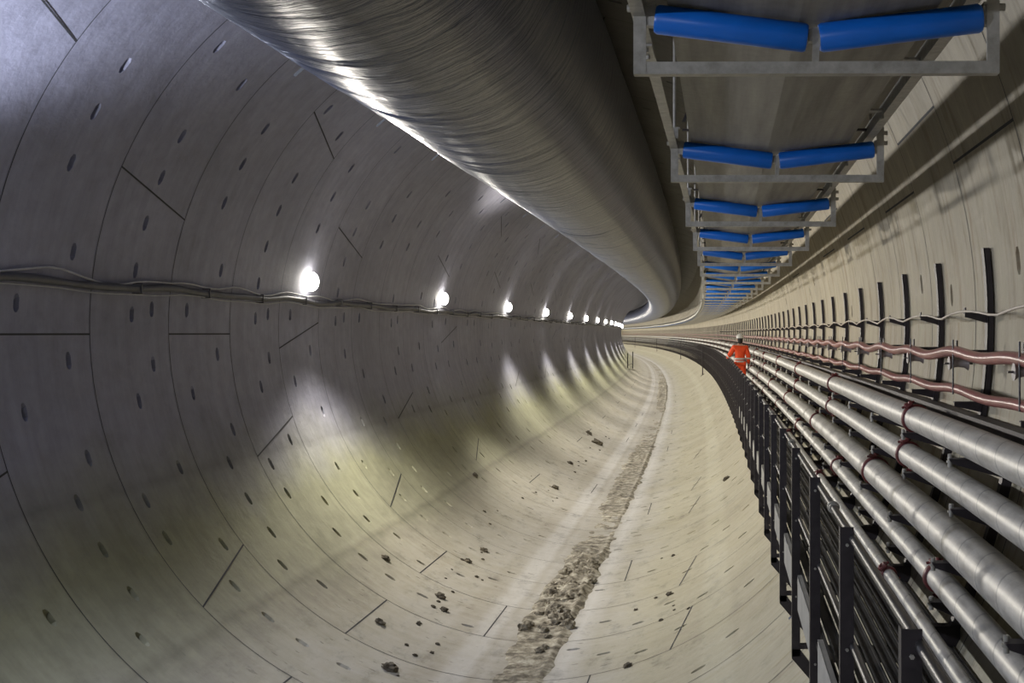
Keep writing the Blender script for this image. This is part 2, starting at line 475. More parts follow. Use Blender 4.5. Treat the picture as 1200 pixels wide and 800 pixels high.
# ------------------------------------------------------------------ ventilation duct under the crown
DX, DH, DR = -2.77, 3.40, 1.375
ss = [S0]
while ss[-1] < S1: ss.append(ss[-1] + (.07 if 8 < ss[-1] < 40 else .16 if 0 < ss[-1] < 90 else 1.2))
folds = [(random.uniform(6, 90), random.uniform(150, 260), random.uniform(25, 70), random.uniform(.010, .034), random.uniform(.04, .10), random.uniform(-.5, .5)) for _ in range(330)]
folds += [(11.2, 238, 50, .045, .07, .5), (13.3, 242, 40, .04, .06, .4), (11.7, 232, 40, .025, .05, .5)]
folds.sort()
nD = 72; mb = MB(); vs = []; fs = []; uvs = []
for s in ss:
    near = [f for f in folds if abs(f[0] - s) < .9] if 5 < s < 91 else []
    big = .02 * noise.noise(Vector((s * .35, 0, 3)))
    for k in range(nD):
        t = 360 * k / nD; r = DR + big
        for fs_, tc, wd, amp, ww, sk in near:
            dt = (t - tc + 180) % 360 - 180
            if abs(dt) < wd:
                d_ = s - fs_ - sk * (dt / 60.0) ** 2
                if abs(d_) < 4 * ww: r -= amp * math.exp(-(d_ / ww) ** 2) * (1 - (dt / wd) ** 2)
        sag = -.03 * max(0, -sin(radians(t)))
        a = radians(t); vs.append(P(DX + r * cos(a), s, DH + r * sin(a) + sag))
for j in range(len(ss) - 1):
    for k in range(nD):
        k2 = (k + 1) % nD
        fs.append((j * nD + k, j * nD + k2, (j + 1) * nD + k2, (j + 1) * nD + k))
        u0, u1 = 2 * pi * DR * k / nD, 2 * pi * DR * (k + 1) / nD
        uvs.append([(u0, ss[j]), (u1, ss[j]), (u1, ss[j + 1]), (u0, ss[j + 1])])
mb.add(vs, fs, True, 0, uvs)
duct = tag(mb.build('ventilation_duct', M['duct']), 'huge grey wrinkled ventilation duct hung under the crown of the tunnel', 'duct')

# ------------------------------------------------------------------ conveyor hung top right
mb = MB()
prof = [(-.24, 1.352), (.30, 1.282), (.42, 1.282), (.87, 1.338), (.87, 1.354), (.42, 1.298), (.30, 1.298), (-.24, 1.368)]
ssb = srange(-4, S1, .5, 3, 60)
n = len(prof); vs = []
sag = lambda s: -.012 * sin(pi * (((s - 4.926) / 3.508) % 1)) if s < 60 else 0
acc = [0, .54, .66, 1.19, 1.2, 1.7, 1.85, 2.4, 2.41]
for s in ssb: vs += [P(x, s, h + sag(s) * 0 ) for x, h in prof]
fs = []; uvs = []
for j in range(len(ssb) - 1):
    for i in range(n):
        k = (i + 1) % n
        fs.append((j * n + i, j * n + k, (j + 1) * n + k, (j + 1) * n + i))
        uvs.append([(acc[i], ssb[j]), (acc[i + 1], ssb[j]), (acc[i + 1], ssb[j + 1]), (acc[i], ssb[j + 1])])
mb.add(vs, fs, False, 0, uvs)
tag(mb.build('conveyor_belt', M['belt']), 'long dark grey rubber conveyor belt lying on the blue rollers', 'conveyor belt')

mb = MB(); sweep(mb, [(-.24, 1.64), (.2, 1.50), (.55, 1.46), (1.12, 1.56), (1.12, 1.58), (.55, 1.48), (.2, 1.52), (-.24, 1.66)], srange(-4, S1, .8, 3, 60))  # unseen upper belt, added to shade the right wall and the stringer gap
tag(mb.build('conveyor_belt', M['belt']), 'upper conveyor belt, added unseen above the lower belt to shade the right wall', 'conveyor belt')
sl = srange(-4, S1, 1.2, 3, 60)
mb = MB(); mb.tube([P(-.41, q, 1.25) for q in srange(44, S1, 1, 2)], .034, 8)  # pale tube added to stand in for the lit edge of the far stringer
tag(mb.build('glint_tube', M['toe']), 'pale tube added as the lit edge of the far duct side stringer', 'glint tube')
mb = MB(); sweep(mb, [(-.385, 1.30), (-.33, 1.30), (-.33, 1.31), (-.375, 1.31), (-.375, 1.37), (-.385, 1.37)], sl)
tag(mb.build('side_stringer', M['galv']), 'galvanised angle stringer along the duct side of the conveyor', 'stringer', None)
ls = bpy.context.scene.objects.get('side_stringer')
for k in range(-2, 12):
    s = 4.926 + 3.508 * k + .55
    m2 = MB()
    m2.box(-.04, .02, -.12, .12, -.012, -.002)
    for d_ in (-.07, .07): m2.tube([(-.01, d_, -.012), (-.01, d_, -.03)], .012, 6)
    o = m2.build('splice_plate', M['galv'], ls); o.location = P(-.35, s, 1.30) * G; o.rotation_euler = (0, 0, s / RC)
mb = MB(); sweep(mb, [(1.00, 1.38), (1.06, 1.38), (1.06, 1.39), (1.01, 1.39), (1.01, 1.45), (1.06, 1.45), (1.06, 1.46), (1.00, 1.46)], sl)
rs = tag(mb.build('side_stringer', M['galv']), 'galvanised channel stringer along the wall side of the conveyor', 'stringer')
for k in range(-2, 14):
    for f in (.35, .75):
        s = 4.926 + 3.508 * (k + f)
        m2 = MB(); m2.box(-.09, 0, -.03, .03, 0, .012); m2.box(-.012, 0, -.03, .03, -.05, 0)
        o = m2.build('lug', M['galv'], rs); o.location = P(1.0, s, 1.40) * G; o.rotation_euler = (0, 0, s / RC)

FX, FH = .37, 1.09                                          # frame local origin
def idler_frame():
    root = empty('idler_frame', FX, 4.926, FH)
    L, Rr = -.379 - FX, 1.12 - FX
    m = MB(); m.box(L, Rr, -.024, -.018, -.026, .024); m.box(L, Rr, -.018, .03, -.026, -.020)
    m.build('bottom_bar', M['galv'], root)
    for sx, x0 in ((0, L), (1, Rr - .052)):
        m = MB(); m.box(x0, x0 + .052, -.026, -.018, -.02, .36)
        xx = x0 if sx == 0 else x0 + .046
        m.box(xx, xx + .006, -.018, .03, -.02, .36)
        up = m.build('upright', M['galv'], root)
        for z in (.25, .32):
            m = MB(); m.tube([(x0 + (-.028 if sx == 0 else .052), .0, z), (x0 + (0 if sx == 0 else .080), .0, z)], .016, 6)
            m.build('bolt', M['galv'], up)
    m = MB(); m.prism([(-.016, .0), (.010, .0), (.022, .165), (-.012, .165)], -.02, -.013)
    m.box(-.028, .036, -.016, .03, .11, .16)
    m.build('centre_bracket', M['galv'], root)
    for sx in (0, 1):
        xo = -.29 - FX if sx == 0 else 1.05 - FX
        xi = .335 - FX if sx == 0 else .385 - FX
        zo, zi = 1.295 - FH, 1.215 - FH
        d = Vector((xi - xo, 0, zi - zo)).normalized()
        a, b = Vector((xo, 0, zo)), Vector((xi, 0, zi))
        m = MB(); m.tube([a, a + d * .012, b - d * .012, b], [.053, .0595, .0595, .053], 28)
        ro = m.build('roller', M['blue'], root)
        m = MB(); m.tube([a - d * .045, b + d * .03], .012, 10)
        m.tube([a - d * .002, a + d * .002], .036, 16); m.tube([b - d * .002, b + d * .002], .036, 16)
        m.build('shaft', M['galv'], ro)
        m = MB(); x0 = (L + .05) if sx == 0 else (1.055 - FX)
        m.box(x0, x0 + .042, -.02, .03, zo - .03, zo + .06)
        m.box(x0, x0 + .042, -.03, .04, zo + .05, zo + .06)
        m.build('roller_holder', M['galv'], root)
    m = MB(); m.box(-.30 - FX, 1.03 - FX, -.02, .02, .335, .35); m.prism([(-.30 - FX, .40), (-.28 - FX, .40), (-.24 - FX, .50), (-.26 - FX, .50)], -.02, .02)
    m.build('carry_bar', M['dark'], root)
    m = MB(); zt = CZ + sqrt(R * R - (1.03 - CX) ** 2) - FH
    m.tube([(1.03 - FX, .0, .36), (1.03 - FX, 0, zt)], .011, 8)
    m.build('hanger_rod', M['galv'], root)
    m = MB(); zt = CZ + sqrt(R * R - (-.353 - CX) ** 2) - FH
    m.tube([(-.353 - FX, .0, .33), (-.353 - FX, 0, zt)], .011, 8)
    m.box(-.39 - FX, -.315 - FX, -.03, .03, .35, .36)
    m.build('hanger_rod', M['galv'], root)
    return root
fr0 = idler_frame()
GR = 'idler frames of the conveyor'
for k in range(107):
    o = fr0 if k == 0 else copy_tree(fr0)
    s = 4.926 + 3.508 * k; move(o, FX, s, FH)
    if k == 0: lab = 'largest galvanised hanging frame with two blue rollers, at the top edge of the picture'
    elif k < 14: lab = 'galvanised hanging frame with two blue rollers, %s in the overhead row' % ORD[k]
    else: lab = 'tiny far frame with blue rollers in the receding part of the overhead row'
    tag(o, lab, 'idler frame', GR)

# ------------------------------------------------------------------ left wall floodlights and cables
def floodlight(cool=False):
    root = empty('floodlight', LAMP_X, LAMP_S0, LAMP_H)
    wx = wallXl(LAMP_H) - LAMP_X
    m = MB(); m.box(wx - .01, wx + .012, -.10, .10, -.07, .07)
    m.box(wx, .0, -.09, -.08, -.02, .02); m.box(wx, .0, .08, .09, -.02, .02)
    m.build('bracket', M['housing'], root)
    m = MB(); m.tube([(-.10, 0, .03), (-.09, 0, .03), (-.04, 0, .01), (-.02, 0, 0)], [.05, .075, .085, .135], 20)
    m.build('housing', M['housing'], root)
    m = MB(); m.ball((.0, 0, 0), .12, .17, .17, 20, 14)
    m.build('lens', M['lens_cool' if cool else 'lens'], root)
    ld = bpy.data.lights.new('beam_cool' if cool else 'beam', 'SPOT'); ld.energy = LAMP_POWER * (.5 if cool else 1); ld.spot_size = radians(176 if cool else LAMP_CONE); ld.spot_blend = .28
    ld.shadow_soft_size = .10; ld.color = (.78, .83, 1.0) if cool else (1.0, .94, .84)
    lo = bpy.data.objects.new('beam', ld); col.objects.link(lo); lo.parent = root
    lo.location = (.20 * G, 0, 0)
    lo.rotation_euler = (0, radians(90 - LAMP_TILT) * -1, 0)  # -Z swung towards +X, tipped down
    return root
warm = floodlight(); cold = floodlight(True)
for k in range(-3, 33):
    s = LAMP_S0 + LAMP_D * k
    if k == 0: o = warm
    elif k == -1: o = cold
    else: o = copy_tree(cold if k < 0 else warm)
    move(o, LAMP_X, s, LAMP_H)
    if k < 0: lab, g = 'cool white round floodlight on the left wall, out of the picture beside the camera', 'floodlights beside the camera'
    elif k == 0: lab, g = 'round white floodlight on the left wall, the largest and nearest one shining', 'floodlights on the left wall'
    elif k < 9: lab, g = 'round white floodlight above the cable bundle, %s from the left in the row' % ORD[k], 'floodlights on the left wall'
    else: lab, g = 'tiny distant floodlight in the cluster where the left wall bends away', 'floodlights on the left wall'
    tag(o, lab, 'lamp', g)
# the second lamp is turned further up, off the wall below it
for o in list(bpy.data.objects):
    if o.type == 'LIGHT' and o.parent and (abs(o.parent.location.y - (LAMP_S0 + LAMP_D) * G) < 1.5 or o.parent.location.y < 12):
        o.rotation_euler = (0, -radians(90 - 5 if o.parent.location.y > 12 else 90 + 2), 0)

def wob(s, a, seed, per=4.06):
    return a * noise.noise(Vector((s * .8, seed, 0))) - .045 * sin(pi * ((s / per) % 1))
sc = srange(-3, 330, .25, 2.5, 70)
def cable_pts(dh, a, seed, off): return [P(wallXl(.58 + dh) + off, s, .60 + dh + wob(s, a, seed)) for s in sc]
m = MB(); m.tube(cable_pts(0, .05, 1, .06), [.045 + .012 * noise.noise(Vector((s * 1.3, 5, 0))) for s in sc], 8)
bundle = m.build('cable_bundle', M['darkcable']); tag(bundle, 'dark sagging cable bundle strung along the left wall under the floodlights', 'cable')
for k in range(-1, 34):
    s = RING0 + RINGW * k + 1.0; mm = MB()
    h = .60 + wob(s, .05, 1)
    mm.box(-.07, .06, -.012, .012, -.07, -.055); mm.box(.045, .06, -.012, .012, -.07, .07); mm.box(-.075, .06, -.012, .012, .055, .07)
    o = mm.build('cable_clip', M['housing'], bundle); o.location = P(wallXl(h) + .06, s, h) * G; o.rotation_euler = (0, 0, s / RC)
m = MB(); m.tube(cable_pts(.085, .10, 9, .05), .013, 6)
tag(m.build('lighting_cable', M['pale']), 'thin pale cable looping above the dark bundle on the left wall', 'cable')
m = MB(); m.tube(cable_pts(-.075, .03, 14, .05), .009, 6)
tag(m.build('lighting_cable', M['pale']), 'thin pale cable running just below the dark bundle on the left wall', 'cable')

# ------------------------------------------------------------------ cable brackets, cables on the right wall
WB = 5.18; WD = 2.06
def cable_bracket():
    root = empty('cable_bracket', 2.0, 9.3, 0)
    X = lambda h: wallX(h) - 2.0
    hs = [-.66 + 1.32 * i / 10 for i in range(11)]
    m = MB()
    def strip(y0, y1, d0, d1):
        vs = []
        for h in hs: vs += [(X(h) - d0, y0, h), (X(h) - d0, y1, h), (X(h) - d1, y1, h), (X(h) - d1, y0, h)]
        fs = [(i * 4 + a, i * 4 + (a + 1) % 4, i * 4 + 4 + (a + 1) % 4, i * 4 + 4 + a) for i in range(10) for a in range(4)]
        m.add(vs, fs + [(0, 3, 2, 1), (40, 41, 42, 43)])
    strip(-.045, .045, .05, .06); strip(-.045, -.037, .012, .055); strip(.037, .045, .012, .055)
    m.build('channel', M['black'], root)
    for h, ln, up in ((.16, .20, .04), (-.13, .26, .075), (-.53, .24, .0)):
        m = MB(); x1 = X(h) - .03; x0 = x1 - ln
        m.prism([(x0, h + .0), (x1, h + .0), (x1, h - .09), (x0 + .04, h - .045), (x0, h - .035)], -.02, -.012)
        m.prism([(x0, h), (x1, h), (x1, h - .01), (x0, h - .01)], -.03, .03)
        if up: m.box(x0, x0 + .012, -.02, .03, h - .01, h + up)
        m.build('arm', M['black'], root)
    m = MB(); m.tube([(1.765 - 2, -.06, -.05), (1.765 - 2, -.06, -.47)], .007, 6)
    m.build('hook_rod', M['rail'], root)
    m = MB(); y = -.02
    pts = [(-.255 + .15 * t, y, -.235) for t in (0, .05, .2, .5, .8, .95, 1)]
    m.tube([(a[0], a[1] + .03, a[2]) for a in pts], [.055, .05, .034, .028, .034, .05, .055], 16)
    sp = m.build('cable_roller', M['spool'], root)
    m = MB(); m.tube([(-.29, y + .03, -.235), (-.07, y + .03, -.235)], .008, 6); m.build('roller_pin', M['rail'], sp)
    return root
cb0 = cable_bracket()
for k in range(0, 170):
    s = 7.24 + WD * k
    o = cb0 if k == 0 else copy_tree(cb0) if k < 45 else cb0.copy()
    if k >= 45:
        col.objects.link(o)
        for ch in list(cb0.children):
            if ch.name.split('.')[0] in ('channel',): c = ch.copy(); col.objects.link(c); c.parent = o
    move(o, 2.0, s, 0)
    if k == 0: lab = 'nearest dark cable bracket, only its hook and roller showing at the right edge'
    elif k < 12: lab = 'dark upright cable bracket on the wall, %s from the right picture edge' % ORD[k]
    else: lab = 'small far dark upright bracket in the dense row receding along the right wall'
    tag(o, lab, 'bracket', 'cable brackets on the right wall')

sq = srange(-3, 352, .26, 2, 70)
ph = lambda s: 2 * pi * (s - 7.24) / WD
def nz(s, k): return noise.noise(Vector((s * .5, k, 2.2)))
m = MB(); m.tube([P(1.80, s, -.165 + .019 * cos(ph(s) - .6) + .02 * nz(s, 1)) for s in sq], .043, 12)
tag(m.build('power_cable', M['pink']), 'thick pink power cable, the upper one, waving over the rollers on the right wall', 'cable')
m = MB(); m.tube([P(1.80, s, -.45 + .012 * cos(ph(s) - .2) + .016 * nz(s, 4)) for s in sq], .037, 12)
tag(m.build('power_cable', M['pink']), 'pink power cable, the lower one, just above the silver pipes on the right wall', 'cable')
m = MB(); m.tube([P(1.86 + .03 * nz(s, 8), s, .172 + .035 * (abs(cos(ph(s) / 2)) - 1) * 1.6 + .015 * nz(s, 7)) for s in sq], .010, 6)
tag(m.build('thin_cable', M['cream']), 'thin cream cable sagging between the upper arms of the wall brackets', 'cable')

# ------------------------------------------------------------------ pipes on racks
PIPES = [  # X, h, radius, first coupling s, name bits
    (1.65, -.735, .108, 10.1, 'topmost thick silver pipe of the stack, nearest the pink cables', 7.1),
    (1.65, -1.08, .100, 10.6, 'second silver pipe from the top of the stack', 7.0),
    (1.56, -1.41, .132, 12.05, 'third silver pipe from the top, the thickest of the stack', 6.9),
    (1.50, -1.72, .086, 8.4, 'fourth silver pipe from the top, below the thickest one', 6.9),
    (1.31, -1.92, .047, 9.7, 'lowest and thinnest silver pipe, just above the walkway deck', 6.6)]
def pipe_mb(X, h, r, s_a, s_b, n=22):
    mb = MB(); ss = srange(s_a, s_b, .8, 3, 70); vs = []; fs = []; uvs = []
    for s in ss:
        for k in range(n):
            a = 2 * pi * k / n; vs.append(P(X + r * cos(a), s, h + r * sin(a) + .004 * sin(s * .9)))
    for j in range(len(ss) - 1):
        for k in range(n):
            k2 = (k + 1) % n
            fs.append((j * n + k, j * n + k2, (j + 1) * n + k2, (j + 1) * n + k))
            uvs.append([(k / n, ss[j]), ((k + 1) / n, ss[j]), ((k + 1) / n, ss[j + 1]), (k / n, ss[j + 1])])
    return mb.add(vs, fs, True, 0, uvs)
def coupling(r):
    m = MB(); w_ = .042
    ys = [-w_, -w_, -w_ * .4, w_ * .4, w_, w_]; rs = [r - .002, r + .014, r + .020, r + .020, r + .014, r - .002]
    n = 26; vs = []; fs = []
    for y, q in zip(ys, rs): vs += [(q * cos(2 * pi * k / n), y, q * sin(2 * pi * k / n)) for k in range(n)]
    for j in range(len(ys) - 1):
        fs += [(j * n + k, j * n + (k + 1) % n, (j + 1) * n + (k + 1) % n, (j + 1) * n + k) for k in range(n)]
    m.add(vs, fs, True)
    for ang in (105, 285):                                   # bolt lugs either side of the split
        a = radians(ang); c = Vector((cos(a), 0, sin(a))); t = Vector((-sin(a), 0, cos(a)))
        b = c * (r + .03)
        for sgn in (-1, 1):
            q = b + t * .022 * sgn
            m.ball(q, .022, .045, .026, 8, 6)
        m.tube([b - t * .06, b + t * .06], .011, 8)
        for yy in (-.09, .09): m.tube([b + Vector((0, yy * .6, 0)) - t * .03, b + Vector((0, yy * .6, 0)) + t * .03], .016, 6)
    return m
for i, (X, h, r, c0, lab, sp_) in enumerate(PIPES):
    p = pipe_mb(X, h, r, -3, S1 - 20).build('steel_pipe', M['pipe'])
    tag(p, 'long ' + lab, 'pipe', None)
    cm = coupling(r); first = None; s = c0 - sp_
    while s < 190:
        if first is None: o = first = cm.build('pipe_coupling', M['red'], p)
        else: o = first.copy(); col.objects.link(o); o.parent = p
        rz = Matrix.Rotation(s / RC, 4, 'Z') @ Matrix.Rotation(random.uniform(-.5, .5), 4, 'Y')
        o.matrix_local = Matrix.Translation(P(X, s, h) * G) @ rz
        s += sp_ * random.uniform(.97, 1.03)

RX = 1.9
def pipe_rack():
    root = empty('pipe_rack', RX, 8.1, -1.3)
    m = MB()
    hs = [-.64, -.9, -1.2, -1.5, -1.8, -2.10]
    vs = []
    for h in hs:
        x = wallX(h) - RX - .03
        for y0, y1 in ((-.04, .04),): vs += [(x - .07, y0, h + 1.3), (x - .07, y1, h + 1.3), (x + .0, y1, h + 1.3), (x + .0, y0, h + 1.3)]
    m.add(vs, [(i * 4 + a, i * 4 + (a + 1) % 4, i * 4 + 4 + (a + 1) % 4, i * 4 + 4 + a) for i in range(len(hs) - 1) for a in range(4)] + [(0, 3, 2, 1), tuple(len(vs) - 4 + q for q in range(4))])
    m.build('back_post', M['black'], root)
    for i, (X, h, r, *_r) in enumerate(PIPES):
        zt = h - r - .003; x1 = wallX(zt) - RX - .04; x0 = X - r - .03 - RX; z = zt + 1.3
        m = MB()
        m.box(x0, x1, -.05, .05, z - .010, z)
        m.prism([(x0, z - .008), (x1, z - .008), (x1, z - .15), (x0 + .02, z - .035)], -.05, -.042)
        a = m.build('arm', M['black'], root)
        m = MB()
        n = 10; cxp, czp = X - RX, h + 1.3
        m.tube([(x0 + .012, -.0, z - .06), (x0 + .012, 0, z + .03)], .016, 8)
        m.tube([(x0 + .012, -.0, z - .03), (x0 + .012, 0, z - .015)], .026, 6)
        m.build('stop_peg', M['galv'], a)
    return root
pr0 = pipe_rack()
for k in range(-1, 100):
    s = 8.1 + 2.084 * k
    o = pr0 if k == 0 else copy_tree(pr0) if k < 30 else pr0.copy()
    if k >= 30:
        col.objects.link(o)
        for ch in list(pr0.children):
            c = ch.copy(); col.objects.link(c); c.parent = o
    move(o, RX, s, -1.3)
    j = k + 1
    if k == -1: lab = 'nearest black steel pipe rack, cut by the right picture edge'
    elif j < 10: lab = 'black steel rack under the silver pipes, %s from the right picture edge' % ORD[j]
    else: lab = 'small distant black pipe rack in the row receding behind the walkway'
    tag(o, lab, 'pipe rack', 'racks carrying the silver pipes')
m = MB(); sweep(m, [(1.86, -.63), (1.97, -.63), (1.97, -.64), (1.87, -.64), (1.87, -.71), (1.86, -.71)], srange(-3, S1 - 20, 1.2, 3))
tag(m.build('support_rail', M['black']), 'long black angle rail on the right wall directly above the topmost silver pipe', 'rail')

# ------------------------------------------------------------------ walkway
PX_ = .615; PS0, PD = 3.97, 2.084
def railing_trestle():
    root = empty('railing_trestle', PX_, PS0, -2.10)
    m = MB()
    m.box(-.035, .035, -.006, .002, -.66, 1.12); m.box(-.035, -.027, .002, .06, -.66, 1.12)
    post = m.build('post', M['dark'], root)
    for z in (.5, 1.03, -.15):
        m = MB(); m.tube([(-.0, -.006, z), (-.0, -.016, z)], .009, 6)
        m.build('bolt', M['galv'], post)
    m = MB(); m.box(-.03, wallX(-2.16) - PX_ - .01, .0, .06, -.14, -.035)
    m.build('cross_beam', M['dark'], root)
    m = MB()                                                  # foot kicks out to the lining
    x1 = wallX(-3.08) - PX_ + .01; z1 = -3.08 + 2.10
    m.prism([(-.035, -.60), (.03, -.60), (x1, z1 + .05), (x1 - .03, z1 - .03), (-.035, -.68)], -.006, .05)
    m.box(-.03, .13, .0, .055, -.60, -.56)
    m.build('foot_brace', M['dark'], root)
    m = MB(); m.box(-.006, .0, .30, 1.80, -.20, .09); m.box(-.006, .03, .30, 1.80, .08, .09)
    m.build('toe_board', M['toe'], root)
    return root
wf0 = railing_trestle()
for k in range(-2, 170):
    s = PS0 + PD * k
    if s > 350: break
    o = wf0 if k == 0 else copy_tree(wf0) if k < 98 else wf0.copy()
    if k >= 98:
        col.objects.link(o)
        for ch in list(wf0.children):
            if ch.name.split('.')[0] in ('post', 'foot_brace'): c = ch.copy(); col.objects.link(c); c.parent = o
    move(o, PX_, s, -2.10)
    if k >= 14:
        for ch in [c_ for c_ in bpy.data.objects if c_.parent == o and c_.name.startswith('toe_board')]: bpy.data.objects.remove(ch)
    if k < 0: lab, g = 'dark steel walkway trestle below the bottom edge of the picture', 'supports under the camera'
    elif k == 0: lab, g = 'dark steel walkway trestle, nearest post, cut by the bottom edge of the picture', 'walkway supports'
    elif k < 14: lab, g = 'dark walkway trestle with railing post and toe board, %s from the bottom edge' % ORD[k], 'walkway supports'
    else: lab, g = 'distant dark walkway trestle among the closely packed far railing posts', 'walkway supports'
    tag(o, lab, 'trestle', g)

def railing(h, r, label):
    m = MB(); m.tube([P(PX_ + .03, s, h) for s in srange(-1, 352, 1, 3)], r, 10)
    o = m.build('handrail', M['rail']); tag(o, label, 'handrail')
    mm = MB(); mm.tube([(0, -.05, 0), (0, .05, 0)], r + .009, 12); mm.tube([(0, -.012, 0), (0, .012, 0)], r + .016, 12)
    f = None
    for k in range(14):
        s = 2.95 + PD * 2 * k + (.0 if h > -1.3 else 1.6)
        if f is None: c = f = mm.build('rail_sleeve', M['galv'], o)
        else: c = f.copy(); col.objects.link(c); c.parent = o
        c.location = P(PX_ + .03, s, h) * G; c.rotation_euler = (0, 0, s / RC)
railing(-1.035, .021, 'dark steel top handrail along the walkway, at the worker\'s hand')
railing(-1.58, .018, 'dark steel middle rail along the walkway, halfway down the posts')

m = MB()
planks = [(.62 + .098 * i, .62 + .098 * i + .078) for i in range(10)]
deck = empty('walkway_deck', 0, 0, -H0, False); deck.location = (0, 0, 0)
tag(deck, 'dark grated walkway deck between the railing and the silver pipes', 'walkway deck')
for i, (a, b) in enumerate(planks):
    m = MB(); b = min(b, wallX(-2.13) - .01)
    sweep(m, [(a, -2.128), (b, -2.128), (b, -2.10), (b - .012, -2.10), (b - .012, -2.112), (a + .012, -2.112), (a + .012, -2.10), (a, -2.10)], srange(-1, S1 - 30, 1.2, 3))
    m.build('deck_plank', M['deck'], deck)

# tall support poles of the walkway far ahead
def support_pole():
    root = empty('support_pole', .55, 90, -3.3)
    m = MB(); m.tube([(0, 0, -.04), (0, 0, 2.35)], .045, 10); m.build('pole', M['black'], root)
    m = MB(); m.prism([(-.14, -.16), (.14, .04), (.14, .07), (-.14, -.12)], -.12, .12); m.build('base_plate', M['black'], root)
    return root
sp0 = support_pole()
for k, s in enumerate((98, 160, 232, 300)):
    o = sp0 if k == 0 else copy_tree(sp0); move(o, .50, s, -3.37)
    tag(o, ['tall thin dark pole under the far walkway, longest of the row, left of the worker',
            'tall thin dark pole under the far walkway, second from the worker', 'thin dark pole under the far walkway, third from the worker',
            'thin dark pole under the far walkway, furthest, where the tunnel bends out of sight'][k], 'pole', 'poles under the far walkway')

# low barrier on the left side of the invert, far ahead
root = empty('floor_barrier', -5.72, 122, -3.62)
tag(root, 'small dark barrier frame standing on the far left side of the invert', 'barrier')
for x, s in ((0, 0), (-.35, -9)):
    m = MB(); m.tube([(x, s, -.35), (x, s, 1.75)], .05, 8); m.build('post', M['black'], root)
m = MB(); m.tube([(0, 0, .55), (-.35, -9, .60)], .035, 8); m.build('crossbar', M['black'], root)
m = MB(); m.tube([(.12, 6, -.30), (0, 0, -.1), (-.35, -9, -.02), (-.6, -18, .1)], .06, 8); m.build('kerb_bar', M['black'], root)

# ------------------------------------------------------------------ mud and rubble in the invert
def nf(x, y, z): return noise.fractal(Vector((x, y, z)), .9, 2.1, 5)
mb = MB(); T = [263.2 + 11.6 * i / 46 for i in range(47)]; ss = srange(-2, 13, .3, .3, 0)[:-1] + []
s = 13.0
while s < 60: ss.append(s); s += .07 if s < 32 else .2
while s < 200: ss.append(s); s += 2
vs = []; nT = len(T)
def mound(s):                                               # how thick the muck lies
    a = .25
    for c, wd, q in ((21.5, 3.2, 1.0), (25, 1.6, .55), (34, 3, .5), (44, 6, .6), (14.5, 3, .45), (100, 16, .8)):
        a += q * math.exp(-((s - c) / wd) ** 2)
    return a
for s in ss:
    mo = mound(s)
    for t in T:
        e = (t - 269) / 5.8
        edge = max(0, 1 - abs(e + .22 * nf(s * .9, e, 7)) ** 4 * 1.5)
        x = radians(t) * R
        b = nf(x * 2.2, s * 1.6, 0)
        cell = noise.noise(Vector((x * 6, s * 4.5, 3)))
        hgt = (.030 * mo + .085 * mo * max(0, b + .12) + .10 * max(0, mo - .5) * max(0, cell) + .05 * math.exp(-((e - .62) / .13) ** 2) * min(1, mo)) * edge - (.012 if edge > .02 else .03)
        if edge < .02: hgt = -.03
        vs.append(PT(t, s, R - hgt))
mb.add(vs, [(j * nT + i, j * nT + i + 1, (j + 1) * nT + i + 1, (j + 1) * nT + i) for j in range(len(ss) - 1) for i in range(nT - 1)], True)
tag(mb.build('mud_strip', M['mud']), 'strip of churned grey brown mud and rubble along the lowest line of the invert', 'mud', None, 'stuff')

def clod(name, th, s, size, flat=.55, mat='clod'):
    o = empty(name, 0, s, 0) if False else None
    bm = bmesh.new(); bmesh.ops.create_icosphere(bm, subdivisions=3, radius=1)
    sd = random.uniform(0, 99)
    for v in bm.verts:
        d_ = v.co.normalized(); f = 1 + .55 * noise.noise(d_ * 1.6 + Vector((sd, 0, 0))) + .3 * noise.noise(d_ * 4 + Vector((0, sd, 0)))
        v.co = Vector((d_.x * f, d_.y * f * random.uniform(1.0, 1.02), d_.z * f * flat)) * size * G
    me = bpy.data.meshes.new(name); bm.to_mesh(me); bm.free()
    for p in me.polygons: p.use_smooth = False
    me.materials.append(M[mat]); o = bpy.data.objects.new(name, me); col.objects.link(o)
    o.location = PT(th, s, R - size * flat * .45) * G
    o.rotation_euler = (0, -radians(th + 90), random.uniform(0, 3))
    o.rotation_euler = (Matrix.Rotation(-radians(th - 270), 3, 'Y') @ Matrix.Rotation(random.uniform(0, 6), 3, 'Z')).to_euler()
    return o
CL = [(245.2, 22.15, .07, 'dark mud clod on the pale invert just left of the dense rubble'),
      (241.0, 48.5, .13, 'dark clod, the furthest one, left of the wheel tracks high on the invert'), (247.6, 46.7, .20, 'broad dark clod in the far cluster left of the wheel tracks'),
      (245, 38.8, .10, 'flat dark clod midway up the invert left of the tracks'), (247.5, 33.3, .11, 'dark clod beside the left wheel track below the far cluster'),
      (249.3, 18.8, .065, 'dark clod, lower one of the pair left of the near wheel track'), (246.7, 19.4, .085, 'dark clod, upper one of the pair left of the near wheel track'),
      (249.7, 15.56, .10, 'large dark clod nearest the bottom edge of the picture, left of the mud strip'), (242.5, 17.03, .07, 'dark round clod near the bottom, left of the large nearest clod'),
      (227.8, 28.9, .075, 'small dark clod at the shadow edge on the left side'), (307.6, 30.2, .085, 'lone dark clod on the right side of the invert beneath the walkway'),
      (245.9, 23.4, .08, 'small clod just above the one beside the dense rubble'), (233.1, 19.7, .07, 'small dark clod on the yellow green stain of the left side'),
      (292.6, 19.7, .06, 'small dark clod on the right side of the invert between mud strip and walkway'), (287.3, 16.0, .06, 'dark crumb near the bottom edge, right of the mud strip')]
